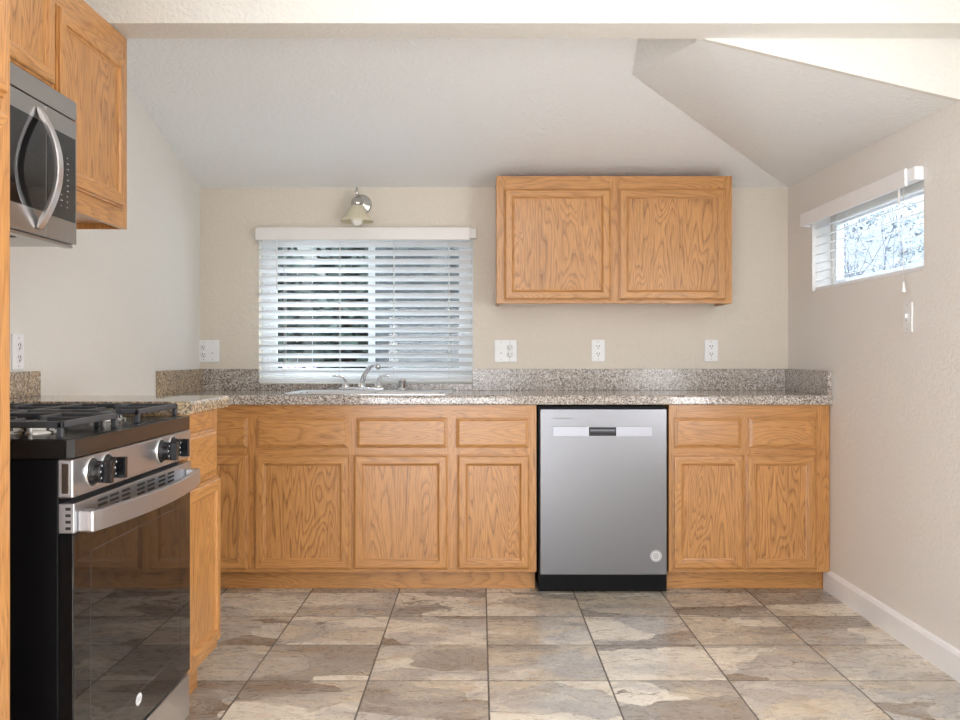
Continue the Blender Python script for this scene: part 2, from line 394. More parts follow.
win = struct(thing('window_1', 'white vinyl sliding window behind the blind over the sink', 'window', (0, 0, 0)))
b = MB(); bar_frame(b, WX0, WX1, WZ0, WZ1, 0.045, YB+0.075, YB+0.14); b.build('window_frame', VINYL, win, 0.003)
mx = (371-480)/184.5
b = MB(); bar_frame(b, WX0+0.045, mx+0.02, WZ0+0.045, WZ1-0.045, 0.032, YB+0.082, YB+0.104); b.build('sash', VINYL, win, 0.002)
b = MB(); bar_frame(b, mx-0.02, WX1-0.045, WZ0+0.045, WZ1-0.045, 0.032, YB+0.108, YB+0.13); b.build('sash', VINYL, win, 0.002)
b = MB(); b.box(WX0+0.07, mx, YB+0.092, YB+0.096, WZ0+0.07, WZ1-0.07); b.build('pane', GLASS, win)
b = MB(); b.box(mx, WX1-0.07, YB+0.117, YB+0.121, WZ0+0.07, WZ1-0.07); b.build('pane', GLASS, win)
b = MB(); b.box(mx+0.02, WX1-0.07, YB+0.134, YB+0.135, WZ0+0.06, WZ1-0.06); b.build('insect_screen', SCREEN, win)

win2 = struct(thing('window_2', 'small high window with a view of a bare tree', 'window', (0, 0, 0)))
b = MB(); bar_frame(b, RY0, RY1, RZ0, RZ1, 0.03, XR+0.09, XR+0.145, 'x'); b.build('window_frame', ALMOND, win2, 0.003)
b = MB(); bar_frame(b, RY0+0.03, RY1-0.03, RZ0+0.03, RZ1-0.03, 0.022, XR+0.098, XR+0.12, 'x'); b.build('sash', VINYL, win2, 0.002)
b = MB(); b.box(XR+0.107, XR+0.111, RY0+0.05, RY1-0.05, RZ0+0.05, RZ1-0.05); b.build('pane', GLASS, win2)

# ------------------------------------------------------------------ blinds
t = thing('window_blind', 'white slatted blind with tilted slats over the sink window', 'blind', (0, YB, WZ0), 0)
x0, x1 = WX0+0.008, WX1-0.008
zt = sp(0, 240, 190)[1]-WZ0; vt = sp(0, 227, 190)[1]-WZ0
vx0, vx1 = sp(254.5, 0, 190.5)[0], sp(470, 0, 190.5)[0]
b = MB()
b.box(vx0, vx1, -0.068, -0.056, zt, vt); b.box(vx0, vx0+0.012, -0.056, -0.002, zt, vt)
b.build('valance', VAL, t, 0.003)
b = MB(); b.box(WX0+0.004, WX1+0.018, -0.052, -0.003, zt+0.012, vt-0.004); b.build('head_rail', VAL, t, 0.002)
b = MB(); n = 17; step = 0.0455; tilt = math.radians(-28)
for i in range(n):
    z = 0.055+i*step
    if z > zt-0.012: break
    v = b.box(x0, x1, -0.045, 0.005, z-0.0014, z+0.0014)
    bmesh.ops.rotate(b.bm, verts=v, cent=(0, -0.02, z), matrix=Matrix.Rotation(tilt, 3, 'X'))
b.build('slats', BLIND, t)
b = MB(); b.box(x0, x1, -0.046, 0.004, 0.006, 0.026); b.build('bottom_rail', BLIND, t, 0.004)
for px in (285, 340, 394, 449):
    cx = sp(px, 0, 188)[0]
    for yy in (-0.0435, 0.0035):
        b = MB(); b.tube([(cx, yy, 0.015), (cx, yy, zt+0.02)], 0.0012, 6); b.build('ladder_cord', VAL, t)
b = MB(); cx = sp(275.5, 0, 191)[0]; b.tube([(cx, -0.062, zt+0.01), (cx, -0.062, sp(0, 289, 191)[1]-WZ0)], 0.004, 8); b.build('tilt_wand', WHITE, t)

t = thing('window_blind', 'white blind with flat open slats on the small high window', 'blind', (XR, RY0, RZ0), 0)
Lw = RY1-RY0
b = MB(); b.box(-0.050, -0.038, 0.045, Lw+0.030, 0.320, 0.386); b.box(-0.038, -0.002, Lw+0.018, Lw+0.030, 0.320, 0.386)
b.build('valance', TRIMW, t, 0.003)
b = MB(); b.box(-0.036, -0.002, -0.004, Lw+0.012, 0.335, 0.384); b.build('head_rail', TRIMW, t, 0.002)
b = MB()
for i in range(7):
    z = 0.055+i*0.043
    v = b.box(0.012, 0.060, 0.006, Lw-0.006, z-0.0013, z+0.0013)
    bmesh.ops.rotate(b.bm, verts=v, cent=(0.036, 0, z), matrix=Matrix.Rotation(math.radians(-14), 3, 'Y'))
b.build('slats', BLIND, t)
b = MB(); b.box(0.012, 0.060, 0.006, Lw-0.006, 0.003, 0.019); b.build('bottom_rail', TRIMW, t, 0.003)
for yy in (0.22, 0.86):
    for xx in (0.013, 0.059):
        b = MB(); b.tube([(xx, yy, 0.01), (xx, yy, 0.345)], 0.0011, 6); b.build('ladder_cord', VAL, t)
yc = 3.475-RY0
b = MB(); b.tube([(-0.027, yc, 0.336), (-0.027, yc, -0.04)], 0.0014, 6); b.build('pull_cord', VAL, t)
b = MB(); b.lathe([(0, 0.002), (0.004, 0), (0.005, -0.02), (0.009, -0.034), (0.007, -0.040), (0, -0.040)], Matrix.Translation((-0.027, yc, -0.036)), 12); b.build('tassel', WHITE, t)
b = MB(); b.tube([(-0.043, yc+0.005, 0.322), (-0.043, yc+0.005, 0.262)], 0.0045, 8); b.build('cord_lock', VAL, t)

# ------------------------------------------------------------------ cabinets
def ring_panel(mb, x0, x1, z0, z1, yb, rings, mats, fill=None):
    """front facing -y; rings = [(inset, y)], quads at left/right get mats[0], top/bottom mats[1]"""
    bm = mb.bm; loops = []
    for ins, y in [(0, yb)]+rings:
        loops.append([bm.verts.new(p) for p in ((x0+ins, y, z0+ins), (x1-ins, y, z0+ins), (x1-ins, y, z1-ins), (x0+ins, y, z1-ins))])
    for a, c in zip(loops, loops[1:]):
        for k in range(4):
            f = bm.faces.new((a[k], a[(k+1) % 4], c[(k+1) % 4], c[k])); f.material_index = mats[1] if k in (0, 2) else mats[0]
    f = bm.faces.new(loops[0][::-1]); f.material_index = mats[0]
    if fill is not None:
        f = bm.faces.new(loops[-1]); f.material_index = fill
    return loops

def door(parent, x0, x1, z0, z1, yf, th=0.019, sw=0.043):
    """overlay door whose back sits at yf (face frame front)"""
    cx = (x0+x1)/2
    b = MB(); y = yf-0.0005; f = y-th
    ring_panel(b, x0-cx, x1-cx, 0, z1-z0, y, [(0, f+0.011), (0.0055, f+0.0095), (0.006, f+0.004), (0.009, f+0.001), (0.014, f), (sw-0.004, f), (sw, f+0.0015), (sw+0.0025, f+0.007), (sw+0.009, f+0.0095), (sw+0.009, f+0.0115)], (0, 1), 0)
    o = b.build('door', [OAK['z'], OAK['x']], parent, loc=(cx, 0, z0))
    b = MB(); b.box(x0-cx+sw+0.0095, x1-cx-sw-0.0095, f+0.0100, f+0.0113, sw+0.0095, z1-z0-sw-0.0095)
    b.build('panel', PANEL, o)
    return o

def drawer(parent, x0, x1, z0, z1, yf, th=0.019):
    cx = (x0+x1)/2
    b = MB(); y = yf-0.0005; f = y-th
    ring_panel(b, x0-cx, x1-cx, 0, z1-z0, y, [(0, f+0.011), (0.0050, f+0.0095), (0.0055, f+0.005), (0.012, f+0.003), (0.014, f+0.0005), (0.017, f)], (0, 0), 0)
    return b.build('drawer', OAK['x'], parent, loc=(cx, 0, z0))

def cabinet(name, label, cat, loc, rz, x0, x1, z0, z1, dep, drawers, doors, stiles, rails, toe=None, ends=(0.03, 0.03)):
    """local frame: wall at y=0, front frame at y=-dep; stiles/rails = extra frame members"""
    t = thing(name, label, cat, loc, rz)
    b = MB(); g = 0.002; th = 0.014
    b.box(x0, x0+th, -dep+0.02, -g, z0, z1); b.box(x1-th, x1, -dep+0.02, -g, z0, z1)
    b.box(x0+th, x1-th, -dep+0.02, -g, z0+0.018, z0+0.032); 
    if toe: b.box(x0+th, x1-th, -dep+0.02, -dep+0.032, z1-0.06, z1); b.box(x0+th, x1-th, -0.055, -g, z1-th, z1)
    else: b.box(x0+th, x1-th, -dep+0.02, -g, z1-th, z1)
    b.box(x0+th, x1-th, -0.010, -g, z0+0.032, z1-th)
    b.build('carcass', OAK['z'], t)
    b = MB()
    b.box(x0, x0+ends[0], -dep, -dep+0.019, z0, z1, 0); b.box(x1-ends[1], x1, -dep, -dep+0.019, z0, z1, 0)
    for a, c in rails: b.box(x0+ends[0], x1-ends[1], -dep+0.0002, -dep+0.019, a, c, 1)
    for a, c, e, f in stiles: b.box(a, c, -dep+0.0001, -dep+0.0192, e, f, 0)
    b.build('face_frame', [OAK['z'], OAK['x']], t, 0.0008, segs=1)
    if toe:
        b = MB(); b.box(x0+0.005, x1-0.003, -dep+toe[0], -dep+toe[0]+0.016, 0.0005, z0); b.box(x0+0.005, x0+0.02, -dep+toe[0]+0.016, -0.01, 0.0005, z0); b.box(x1-0.018, x1-0.003, -dep+toe[0]+0.016, -0.01, 0.0005, z0)
        b.build('toe_kick', OAK['x'], t)
    for d in drawers: drawer(t, *d, -dep)
    for d in doors: door(t, *d, -dep)
    return t

# back run, left of the dishwasher
S = 214.0
def pxs(lst, y0, y1):
    return [(sp(a, 0, S)[0], sp(c, 0, S)[0], sp(0, y1, S)[1], sp(0, y0, S)[1]) for a, c in lst]
CT = 0.882; BB = 0.096; DEP = YB-4.272
z_of = lambda py: sp(0, py, 213.0)[1]
x_of = lambda px: sp(px, 0, 213.0)[0]
st = [(x_of(a), x_of(c), BB+0.02, CT-0.05) for a, c in ((243, 260), (344, 360), (443, 461))]
cabinet('base_cabinet', 'long oak base cabinet with four doors under the sink counter', 'cabinet', (0, YB, 0), 0,
        XL+0.003, x_of(536.5), BB, CT, DEP,
        pxs([(188, 247), (256, 347.5), (356, 447.5), (456, 529)], 418, 448),
        pxs([(188, 247), (254, 350), (353, 448), (457, 530)], 455, 570), st,
        [(z_of(421), CT), (z_of(457), z_of(446)), (BB, z_of(567))], (0.075, 0), (0.20, 0.045))
# back run, right of the dishwasher
cabinet('base_cabinet', 'two-door oak base cabinet between the dishwasher and the right wall', 'cabinet', (0, YB, 0), 0,
        x_of(668.8), XR-0.004, BB, CT, DEP,
        pxs([(675, 742), (750, 817.5)], 418, 448), pxs([(673, 744.5), (747, 817.5)], 455, 570),
        [(x_of(738), x_of(754), BB+0.02, CT-0.05)],
        [(z_of(421), CT), (z_of(457), z_of(446)), (BB, z_of(567))], (0.075, 0), (0.035, 0.065))
# wall cabinet over the counter
S = 200.0; s2 = 199.0; UD = YB-910/s2
t = cabinet('wall_cabinet', 'two-door oak wall cabinet on the back wall right of the sink window', 'cabinet', (0, YB, 0), 0,
        (496.5-480)/s2, (732-480)/s2, CAMH+(355-303.5)/s2, CAMH+(355-176)/s2, UD, [],
        pxs([(504, 611.5), (619, 727)], 188, 300),
        [((610-480)/s2, (621-480)/s2, CAMH+(355-302)/s2, CAMH+(355-180)/s2)],
        [(CAMH+(355-190)/s2, CAMH+(355-176)/s2), (CAMH+(355-303.5)/s2, CAMH+(355-298)/s2)], None, (0.045, 0.045))

# left run: local x runs along world y, front faces +x
def left(y0): return (XL, y0, 0)
R90 = PI/2
NY0, NY1 = 2.678, 3.062
cabinet('base_cabinet', 'narrow oak base cabinet beside the gas range', 'cabinet', left(0), R90,
        NY0, NY1, 0.135, 0.938, 0.611,
        [(NY0+0.02, 3.003, 0.726, 0.874)], [(NY0+0.015, 3.048, 0.163, 0.711)], [],
        [(0.86, 0.938), (0.70, 0.735), (0.135, 0.18)], (0.065, 0), (0.03, 0.045))
# wall cabinets on the left wall
UF = 0.295
cabinet('wall_cabinet', 'tall oak wall cabinet right of the microwave', 'cabinet', left(0), R90,
        2.552, 3.096, 1.542, 2.190, UF, [], [(2.562, 3.040, 1.605, 2.105)], [], [(2.09, 2.190), (1.542, 1.62)], None, (0.03, 0.03))
MY0, MY1 = 1.880, 2.640
cabinet('wall_cabinet', 'short oak wall cabinet directly above the microwave', 'cabinet', left(0), R90,
        1.815, 2.550, 1.850, 2.190, UF, [], [(1.835, 2.175, 1.862, 2.15), (2.195, 2.540, 1.862, 2.15)],
        [(2.18, 2.21, 1.86, 2.16)], [(2.14, 2.190), (1.850, 1.90)], None, (0.03, 0.03))
# pantry
PY1 = 1.745
cabinet('pantry_cabinet', 'tall oak pantry cabinet at the left edge of the picture', 'cabinet', left(0), R90,
        1.10, PY1, 0.10, 2.190, 0.595, [], [(1.13, PY1-0.032, 0.13, 1.570), (1.13, PY1-0.036, 1.598, 2.15)], [],
        [(0.10, 0.15), (1.53, 1.61), (2.13, 2.19)], (0.065, 0), (0.035, 0.035))

# ------------------------------------------------------------------ countertops
def nose(y_front, z0, z1, y_back):
    r = 0.012
    pts = [(y_back, z0), (y_front+r*0.6, z0)]
    for k in range(6):
        a = -PI/2+k*(PI/2)/5; pts.append((y_front+r*0.6-math.cos(a)*r*0.6, z0+r*0.6+math.sin(a)*r*0.6))
    for k in range(8):
        a = k*(PI/2)/7; pts.append((y_front+r-math.cos(a)*r, z1-r+math.sin(a)*r))
    pts.append((y_back, z1)); return pts
KZ0, KZ1 = 0.8825, 0.927; KF = 4.236-YB
SX0, SX1 = sp(286, 0, 210)[0], sp(449, 0, 210)[0]; SY0, SY1 = -0.545, -0.075
t = thing('countertop', 'grey speckled granite worktop with backsplash along the back wall', 'countertop', (0, YB, 0), 0)
b = MB(); b.prism(nose(KF, KZ0, KZ1, SY0), 'x', XL+0.002, XR-0.002)
b.box(XL+0.002, SX0, SY0, -0.002, KZ0, KZ1); b.box(SX1, XR-0.002, SY0, -0.002, KZ0, KZ1); b.box(SX0, SX1, SY1, -0.002, KZ0, KZ1)
b.build('slab', GRANP, t)
SPZ = 1.041
b = MB(); b.box(XL+0.022, WX0+0.004, -0.022, -0.002, KZ1, SPZ); b.build('backsplash', GRAN, t, 0.0015)
b = MB(); b.box(WX1-0.002, XR-0.022, -0.022, -0.002, KZ1, SPZ); b.build('backsplash', GRAN, t, 0.0015)
b = MB(); b.box(WX0+0.004, WX1-0.002, -0.022, -0.002, KZ1, WZ0-0.003); b.build('backsplash', GRAN, t, 0.0015)
b = MB(); b.box(XL+0.002, XL+0.022, 4.20-YB, -0.002, KZ1, SPZ); o = b.build('side_splash', GRANB, t, 0.0015); o['label'] = 'granite splash on the left wall with warm light in its colour'
b = MB(); b.box(XR-0.022, XR-0.002, KF+0.01, -0.002, KZ1, SPZ); b.build('side_splash', GRAN, t, 0.0015)

t = thing('countertop', 'short granite worktop beyond the range with warm light in its colour', 'countertop', left(0), R90)
b = MB(); b.prism(nose(-0.645, 0.9385, 0.978, -0.05), 'x', NY0+0.002, 3.082); b.box(NY0+0.002, 3.082, -0.05, -0.002, 0.9385, 0.978); b.build('slab', GRAN_WARMLIT_P, t)
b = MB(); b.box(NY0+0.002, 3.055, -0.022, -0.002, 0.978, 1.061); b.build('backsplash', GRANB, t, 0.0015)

# ------------------------------------------------------------------ sink and faucet
t = thing('sink', 'stainless steel drop-in sink set in the granite worktop', 'sink', ((SX0+SX1)/2, YB, KZ1), 0)
hw = (SX1-SX0)/2
b = MB(); bm = b.bm
def rr(x0, x1, y0, y1, z, r=0.05, n=5):
    out = []
    for cx, cy, a0 in ((x1-r, y1-r, 0), (x0+r, y1-r, PI/2), (x0+r, y0+r, PI), (x1-r, y0+r, 1.5*PI)):
        for k in range(n+1):
            a = a0+k*(PI/2)/n; out.append(bm.verts.new((cx+r*math.cos(a), cy+r*math.sin(a), z)))
    return out
def loft(loops, close=True):
    for a, c in zip(loops, loops[1:]):
        for k in range(len(a)):
            f = bm.faces.new((a[k], a[(k+1) % len(a)], c[(k+1) % len(a)], c[k])); f.smooth = True
    if close: bm.faces.new(loops[-1])
loft([rr(-hw-0.012, hw+0.012, SY0-0.012, SY1+0.012, 0.0005), rr(-hw-0.012, hw+0.012, SY0-0.012, SY1+0.012, 0.004),
      rr(-hw-0.008, hw+0.008, SY0-0.008, SY1+0.008, 0.007), rr(-hw+0.012, hw-0.012, SY0+0.012, SY1-0.075, 0.005),
      rr(-hw+0.018, hw-0.018, SY0+0.018, SY1-0.08, -0.004), rr(-hw+0.025, hw-0.025, SY0+0.025, SY1-0.085, -0.16)])
SINKS = steel('bright_sink_steel', (0.82, 0.83, 0.85), 0.2)
b.build('basin', SINKS, t)
b = MB(); b.box(-0.012, 0.012, SY0+0.03, SY1-0.09, -0.155, 0.002); b.build('divider', SINKS, t, 0.004)

FX, FY, FZ = sp(362, 0, 191)[0], YB-0.105, KZ1+0.0065
t = thing('faucet', 'chrome two-handle kitchen faucet with arched spout', 'faucet', (FX, FY, FZ), 0)
b = MB(); b.box(-0.118, 0.118, -0.024, 0.024, 0, 0.014); b.build('base_plate', CHROME, t, 0.006, segs=3)
b = MB(); b.lathe([(0.022, 0.012), (0.020, 0.030), (0.014, 0.040), (0, 0.042)])
b.tube([(0, 0, 0.02), (0.002, 0, 0.05), (0.018, -0.012, 0.085), (0.045, -0.045, 0.118), (0.075, -0.085, 0.134), (0.096, -0.115, 0.128), (0.103, -0.125, 0.116)], [0.016, 0.0145, 0.013, 0.0125, 0.012, 0.0125, 0.0125], 14)
b.build('spout', CHROME, t)
for s in (-1, 1):
    b = MB(); b.lathe([(0.020, 0.012), (0.019, 0.024), (0.013, 0.034), (0.010, 0.044), (0, 0.048)], Matrix.Translation((s*0.085, 0, 0)))
    b.tube([(s*0.085, 0, 0.036), (s*0.088, -0.004, 0.056), (s*0.100, -0.010, 0.070), (s*0.125, -0.018, 0.074), (s*0.150, -0.025, 0.073)], [0.009, 0.0085, 0.008, 0.0075, 0.0055], 10, flat=0.7)
    b.build('handle', CHROME, t)
t = thing('air_gap_cap', 'small ribbed chrome cylinder on the worktop right of the faucet', 'sink fitting', (sp(402.5, 0, 191)[0], YB-0.105, FZ), 0)
b = MB(); b.lathe([(0.024, 0), (0.024, 0.004), (0.0185, 0.006), (0.0185, 0.052), (0.015, 0.058), (0, 0.059)]); b.build('cap', CHROME, t)
b = MB()
for k in range(10):
    a = 2*PI*k/10; v = b.box(0.0175, 0.0192, -0.002, 0.002, 0.012, 0.048)
    bmesh.ops.rotate(b.bm, verts=v, cent=(0, 0, 0), matrix=Matrix.Rotation(a, 3, 'Z'))
b.build('slots', DARK, t)

# ------------------------------------------------------------------ dishwasher
DWX0, DWX1 = sp(540, 0, 214.6)[0], sp(667, 0, 214.6)[0]; dcx = (DWX0+DWX1)/2; dhw = (DWX1-DWX0)/2
t = thing('dishwasher', 'stainless steel dishwasher under the counter between the oak cabinets', 'dishwasher', (dcx, YB, 0), 0)
zt, zb = sp(0, 409, 214.6)[1], sp(0, 575, 214.6)[1]; yd = 910/214.6-YB
b = MB(); b.box(-dhw-0.004, dhw+0.004, -0.565, -0.02, 0.03, 0.872); b.build('tub_body', BLACKS, t)
b = MB(); b.box(-dhw, dhw, yd, -0.568, zb, zt); b.build('door', STEELD, t, 0.003)
hz0, hz1 = sp(0, 436.5, 214.6)[1], sp(0, 426.5, 214.6)[1]
hx0, hx1 = sp(553, 0, 214.6)[0]-dcx, sp(652, 0, 214.6)[0]-dcx
STEELL = steel('brushed_steel_light', (0.27, 0.27, 0.295), 0.34)
hd = bpy.data.objects.new('handle', None)
b = MB(); b.box(hx0, hx1, yd-0.0025, yd-0.0004, hz0, hz1); hd = b.build('handle', STEELL, t, 0.001); hd['label'] = 'pale steel handle strip'
b = MB(); a0, a1 = sp(589, 0, 214.6)[0]-dcx, sp(616, 0, 214.6)[0]-dcx
b.box(a0, a1, yd-0.004, yd-0.0026, hz0+0.003, hz1-0.003); b.build('grip_pocket', PLAST, hd, 0.001)
b = MB(); b.prism([(yd-0.0045, hz1-0.012), (yd-0.010, hz1-0.014), (yd-0.011, hz1-0.020), (yd-0.0045, hz1-0.027)], 'x', a0+0.006, a1-0.006); b.build('grip_bar', simple('slate_grey_plastic', (0.16, 0.17, 0.20), 0.3), hd)
b = MB(); lz = sp(0, 418.5, 214.6)[1]; lx = sp(554, 0, 214.6)[0]-dcx
for k in range(9): b.box(lx+k*0.0095, lx+k*0.0095+0.0075, yd-0.0012, yd-0.0003, lz-0.0035, lz+0.0035)
b.build('brand_lettering', GREYM, t)
b = MB(); ex, ez = sp(656, 556, 214.6); ex -= dcx
M = Matrix.Translation((ex, yd-0.0003, ez)) @ Matrix.Rotation(PI/2, 4, 'X')
b.lathe([(0.027, 0), (0.027, 0.0008), (0, 0.0008)], M, 32, 0, False)
for r0, r1 in ((0.0225, 0.0245),):
    b.lathe([(r0, 0.0009), (r1, 0.0009)], M, 32, 1, False)
for zz, ww in ((0.011, 0.011), (0.004, 0.015), (-0.004, 0.013), (-0.011, 0.010)):
    x = -ww
    while x < ww:
        L = random.uniform(0.003, 0.006); b.box(ex+x, ex+min(x+L, ww), yd-0.0016, yd-0.0012, ez+zz-0.0017, ez+zz+0.0017, 1); x += L+0.0018
b.build('sticker', [simple('pale_grey_sticker', (0.62, 0.62, 0.63), 0.5), simple('dark_grey_print', (0.16, 0.16, 0.17), 0.5)], t)
b = MB(); b.box(-dhw-0.004, dhw+0.004, -0.585, -0.568, 0.006, zb-0.004); b.build('toe_panel', BLACKS, t)

# ------------------------------------------------------------------ gas range
RGY = 1.895; RW = 0.772
t = thing('gas_range', 'black and stainless steel gas range with bowed handle', 'stove', left(RGY), R90)
fb = -0.616   # body front (world x -0.88)
b = MB(); b.box(0.004, RW-0.004, fb, -0.03, 0.045, 0.898); b.build('body', BLACKS, t, 0.003)
b = MB(); c = 0.013
b.prism([(0, -0.02), (0, -0.648+c), (c*0.7, -0.648), (RW-c*0.7, -0.648), (RW, -0.648+c), (RW, -0.02)], 'z', 0.899, 0.937)
b.prism([(0.012, -0.035), (0.012, -0.62), (0.02, -0.63), (RW-0.02, -0.63), (RW-0.012, -0.62), (RW-0.012, -0.035)], 'z', 0.937, 0.9385)
ck = b.build('cooktop', BLACKE, t, 0.003)
# control panel
b = MB(); b.box(0.0, RW, -0.648, fb-0.0005, 0.816, 0.897); cp = b.build('control_panel', STEEL, t, 0.003)
b = MB(); b.box(-0.0012, -0.0002, -0.640, fb-0.009, 0.826, 0.888); o = b.build('end_cap', simple('tinted_end_trim', (0.30, 0.29, 0.28), 0.25, 1.0), cp, 0.002)
for u in (0.092, 0.170, 0.520, 0.612):
    M = Matrix.Translation((u, -0.648, 0.860)) @ Matrix.Rotation(PI/2, 4, 'X')
    b = MB(); b.lathe([(0.030, 0.0003), (0.030, 0.004), (0.026, 0.010), (0.024, 0.012), (0.024, 0.026), (0.022, 0.028), (0, 0.028)], M, 28)
    b.box(u-0.007, u+0.007, -0.648-0.046, -0.648-0.027, 0.860-0.024, 0.860+0.024)
    k = b.build('knob', PLAST, cp, 0.002)
    b = MB(); b.lathe([(0.033, 0.0), (0.033, 0.003), (0.0305, 0.0035)], M, 28)
    b.build('bezel', CHROME, k)
    b = MB()
    for q in range(7):
        a = -2.2+q*4.4/6
        x, z = u+0.0200*math.sin(a), 0.860+0.0200*math.cos(a)
        b.box(x-0.0018, x+0.0018, -0.6765, -0.6761, z-0.0018, z+0.0018)
    b.build('markings', PRINT, k)
# oven door
b = MB(); b.box(0.004, RW-0.004, -0.648, fb-0.0005, 0.195, 0.741); od = b.build('oven_door', BLACKG, t, 0.003)
b = MB(); b.box(0.002, RW-0.002, -0.650, fb-0.0008, 0.742, 0.805); db = b.build('door_band', STEEL, od, 0.002)
for u0 in (0.12, 0.185, 0.255, 0.35, 0.42, 0.50, 0.57):
    for k in range(3):
        b = MB(); b.box(u0, u0+0.050, -0.6508, -0.6501, 0.768+k*0.011, 0.7735+k*0.011); b.build('vent_slot', DARK, od)
for k in range(4):
    b = MB(); b.box(0.0012, 0.0018, -0.643, -0.632, 0.750+k*0.0135, 0.756+k*0.0135); b.build('vent_slot', DARK, od)
# window outline in the glass
b = MB(); bar_frame(b, 0.085, RW-0.085, 0.275, 0.69, 0.004, -0.6484, -0.6481); b.build('window_outline', simple('dark_grey_frit', (0.030, 0.030, 0.032), 0.08), od)
b = MB(); M = Matrix.Translation((RW/2-0.02, -0.6482, 0.260)) @ Matrix.Rotation(PI/2, 4, 'X') @ Matrix.Diagonal((1.25, 0.9, 1, 1))
b.lathe([(0.0, 0.0006), (0.016, 0.0006), (0.016, 0)], M, 24, 0, False); b.lathe([(0.0125, 0.0007), (0.0138, 0.0007)], M, 24, 1, False)
for z in (0.257, 0.263): b.box(RW/2-0.031, RW/2-0.009, -0.6492, -0.6489, z-0.001, z+0.001, 1)
b.build('badge', [PRINT, GREYM], od)
# bowed handle
b = MB(); N = 24; outer = []; inner = []
for k in range(N+1):
    q = k/N; u = 0.018+q*(RW-0.036); bow = 0.032+0.034*math.sin(PI*q)**0.8
    outer.append((u, -0.650-bow)); inner.append((u, -0.650-bow+0.014))
b.prism(outer+inner[::-1], 'z', 0.742, 0.787)
b.box(0.0185, 0.055, -0.676, -0.6503, 0.7425, 0.7865); b.box(RW-0.055, RW-0.0185, -0.676, -0.6503, 0.7425, 0.7865)
b.build('handle', STEEL, od, 0.003)
b = MB(); b.box(0.004, RW-0.004, -0.646, fb-0.0005, 0.062, 0.186); b.build('storage_drawer', STEEL, t, 0.004)
b = MB(); b.box(0.02, RW-0.02, -0.56, -0.05, 0.0005, 0.045); b.build('plinth', BLACKS, t)
# burners
for i, (u, y, r) in enumerate(((0.185, -0.475, 0.048), (0.185, -0.19, 0.040), (0.585, -0.475, 0.044), (0.585, -0.19, 0.040), (0.385, -0.33, 0.036))):
    b = MB(); M = Matrix.Translation((u, y, 0.9387))
    b.lathe([(r*1.25, 0), (r*1.22, 0.004), (r*0.95, 0.006), (r*0.95, 0.014), (r*0.9, 0.016)], M, 28)
    bu = b.build('burner', NICKEL, t)
    b = MB(); b.lathe([(r*0.9, 0.016), (r, 0.017), (r, 0.022), (r*0.85, 0.025), (0, 0.026)], M, 28); b.build('burner_cap', IRON, bu)
    b = MB(); b.tube([(u-r*1.1, y-r*0.4, 0.939), (u-r*1.1, y-r*0.4, 0.957)], 0.004, 8); b.build('igniter', WHITE, bu)
# grates
def grate(u0, u1, y0, y1, cells):
    b = MB(); w = 0.0065; z0, z1 = 0.960, 0.974
    def bar_u(y): b.box(u0, u1, y-w, y+w, z0, z1)
    def bar_y(u): b.box(u-w, u+w, y0, y1, z0, z1)
    bar_u(y0+w); bar_u(y1-w); bar_u((y0+y1)/2); bar_y(u0+w); bar_y(u1-w)
    for cy in cells:
        cu = (u0+u1)/2
        b.box(u0, cu-0.035, cy-w*0.8, cy+w*0.8, z0, z1); b.box(cu+0.035, u1, cy-w*0.8, cy+w*0.8, z0, z1)
        b.box(cu-w*0.8, cu+w*0.8, cy+0.035, cy+0.135, z0, z1); b.box(cu-w*0.8, cu+w*0.8, cy-0.135, cy-0.035, z0, z1)
    for u in (u0+w, u1-w):
        for y in (y0+w, (y0+y1)/2, y1-w): b.box(u-w, u+w, y-w, y+w, 0.9387, z0)
    return b.build('grate', IRON, t, 0.003)
grate(0.030, 0.330, -0.612, -0.055, (-0.475, -0.19)); grate(0.462, 0.764, -0.612, -0.055, (-0.475, -0.19))
grate(0.340, 0.452, -0.56, -0.10, (-0.33,))

# ------------------------------------------------------------------ microwave
MW0, MW1 = 1.882, 2.640; mf = -0.326
t = thing('microwave', 'stainless steel over-the-range microwave with bowed handle', 'microwave', left(0), R90)
z0, z1 = 1.430, 1.846
b = MB(); b.box(MW0, MW1, mf+0.035, -0.003, z0+0.012, z1); b.build('case', BLACKS, t, 0.002)
b = MB(); b.box(MW0, MW1, mf, mf+0.034, 1.791, z1); b.build('top_vent_trim', STEELZ, t, 0.002)
dsp = 2.452
b = MB(); b.box(MW0, dsp, mf, mf+0.034, z0+0.004, 1.788); md = b.build('door', STEELZ, t, 0.002)
b = MB(); b.box(MW0+0.05, dsp-0.0015, mf-0.0016, mf-0.0003, 1.500, 1.738); b.build('door_glass', BLACKG, md)
uh = 2.412; pts = []
for k in range(17):
    q = k/16; pts.append((uh, mf-0.004-0.057*math.sin(PI*q)**0.85, 1.448+q*0.324))
b = MB()
W = 0.0150
prof_o = [(p[1], p[2]) for p in pts]
prof_i = [(p[1]+0.012*(1 if 0 < i < 16 else 1), p[2]+(0.006 if i < 8 else -0.006 if i > 8 else 0)) for i, p in enumerate(pts)]
prof_i = [(min(y, mf-0.0003), z) for y, z in prof_i]
b.prism(prof_o+prof_i[::-1], 'x', uh-W, uh+W, smooth=False)
b.build('handle', steel('brushed_steel_handle', (0.78, 0.78, 0.81), 0.3, 'z'), md, 0.003)
b = MB(); b.box(dsp+0.002, MW1, mf, mf+0.034, z0+0.004, 1.788); cpn = b.build('control_panel', STEELZ, t, 0.002)
b = MB(); b.box(dsp+0.006, MW1-0.012, mf-0.0016, mf-0.0003, 1.496, 1.736); b.build('touch_pad', BLACKG, cpn)
b = MB()
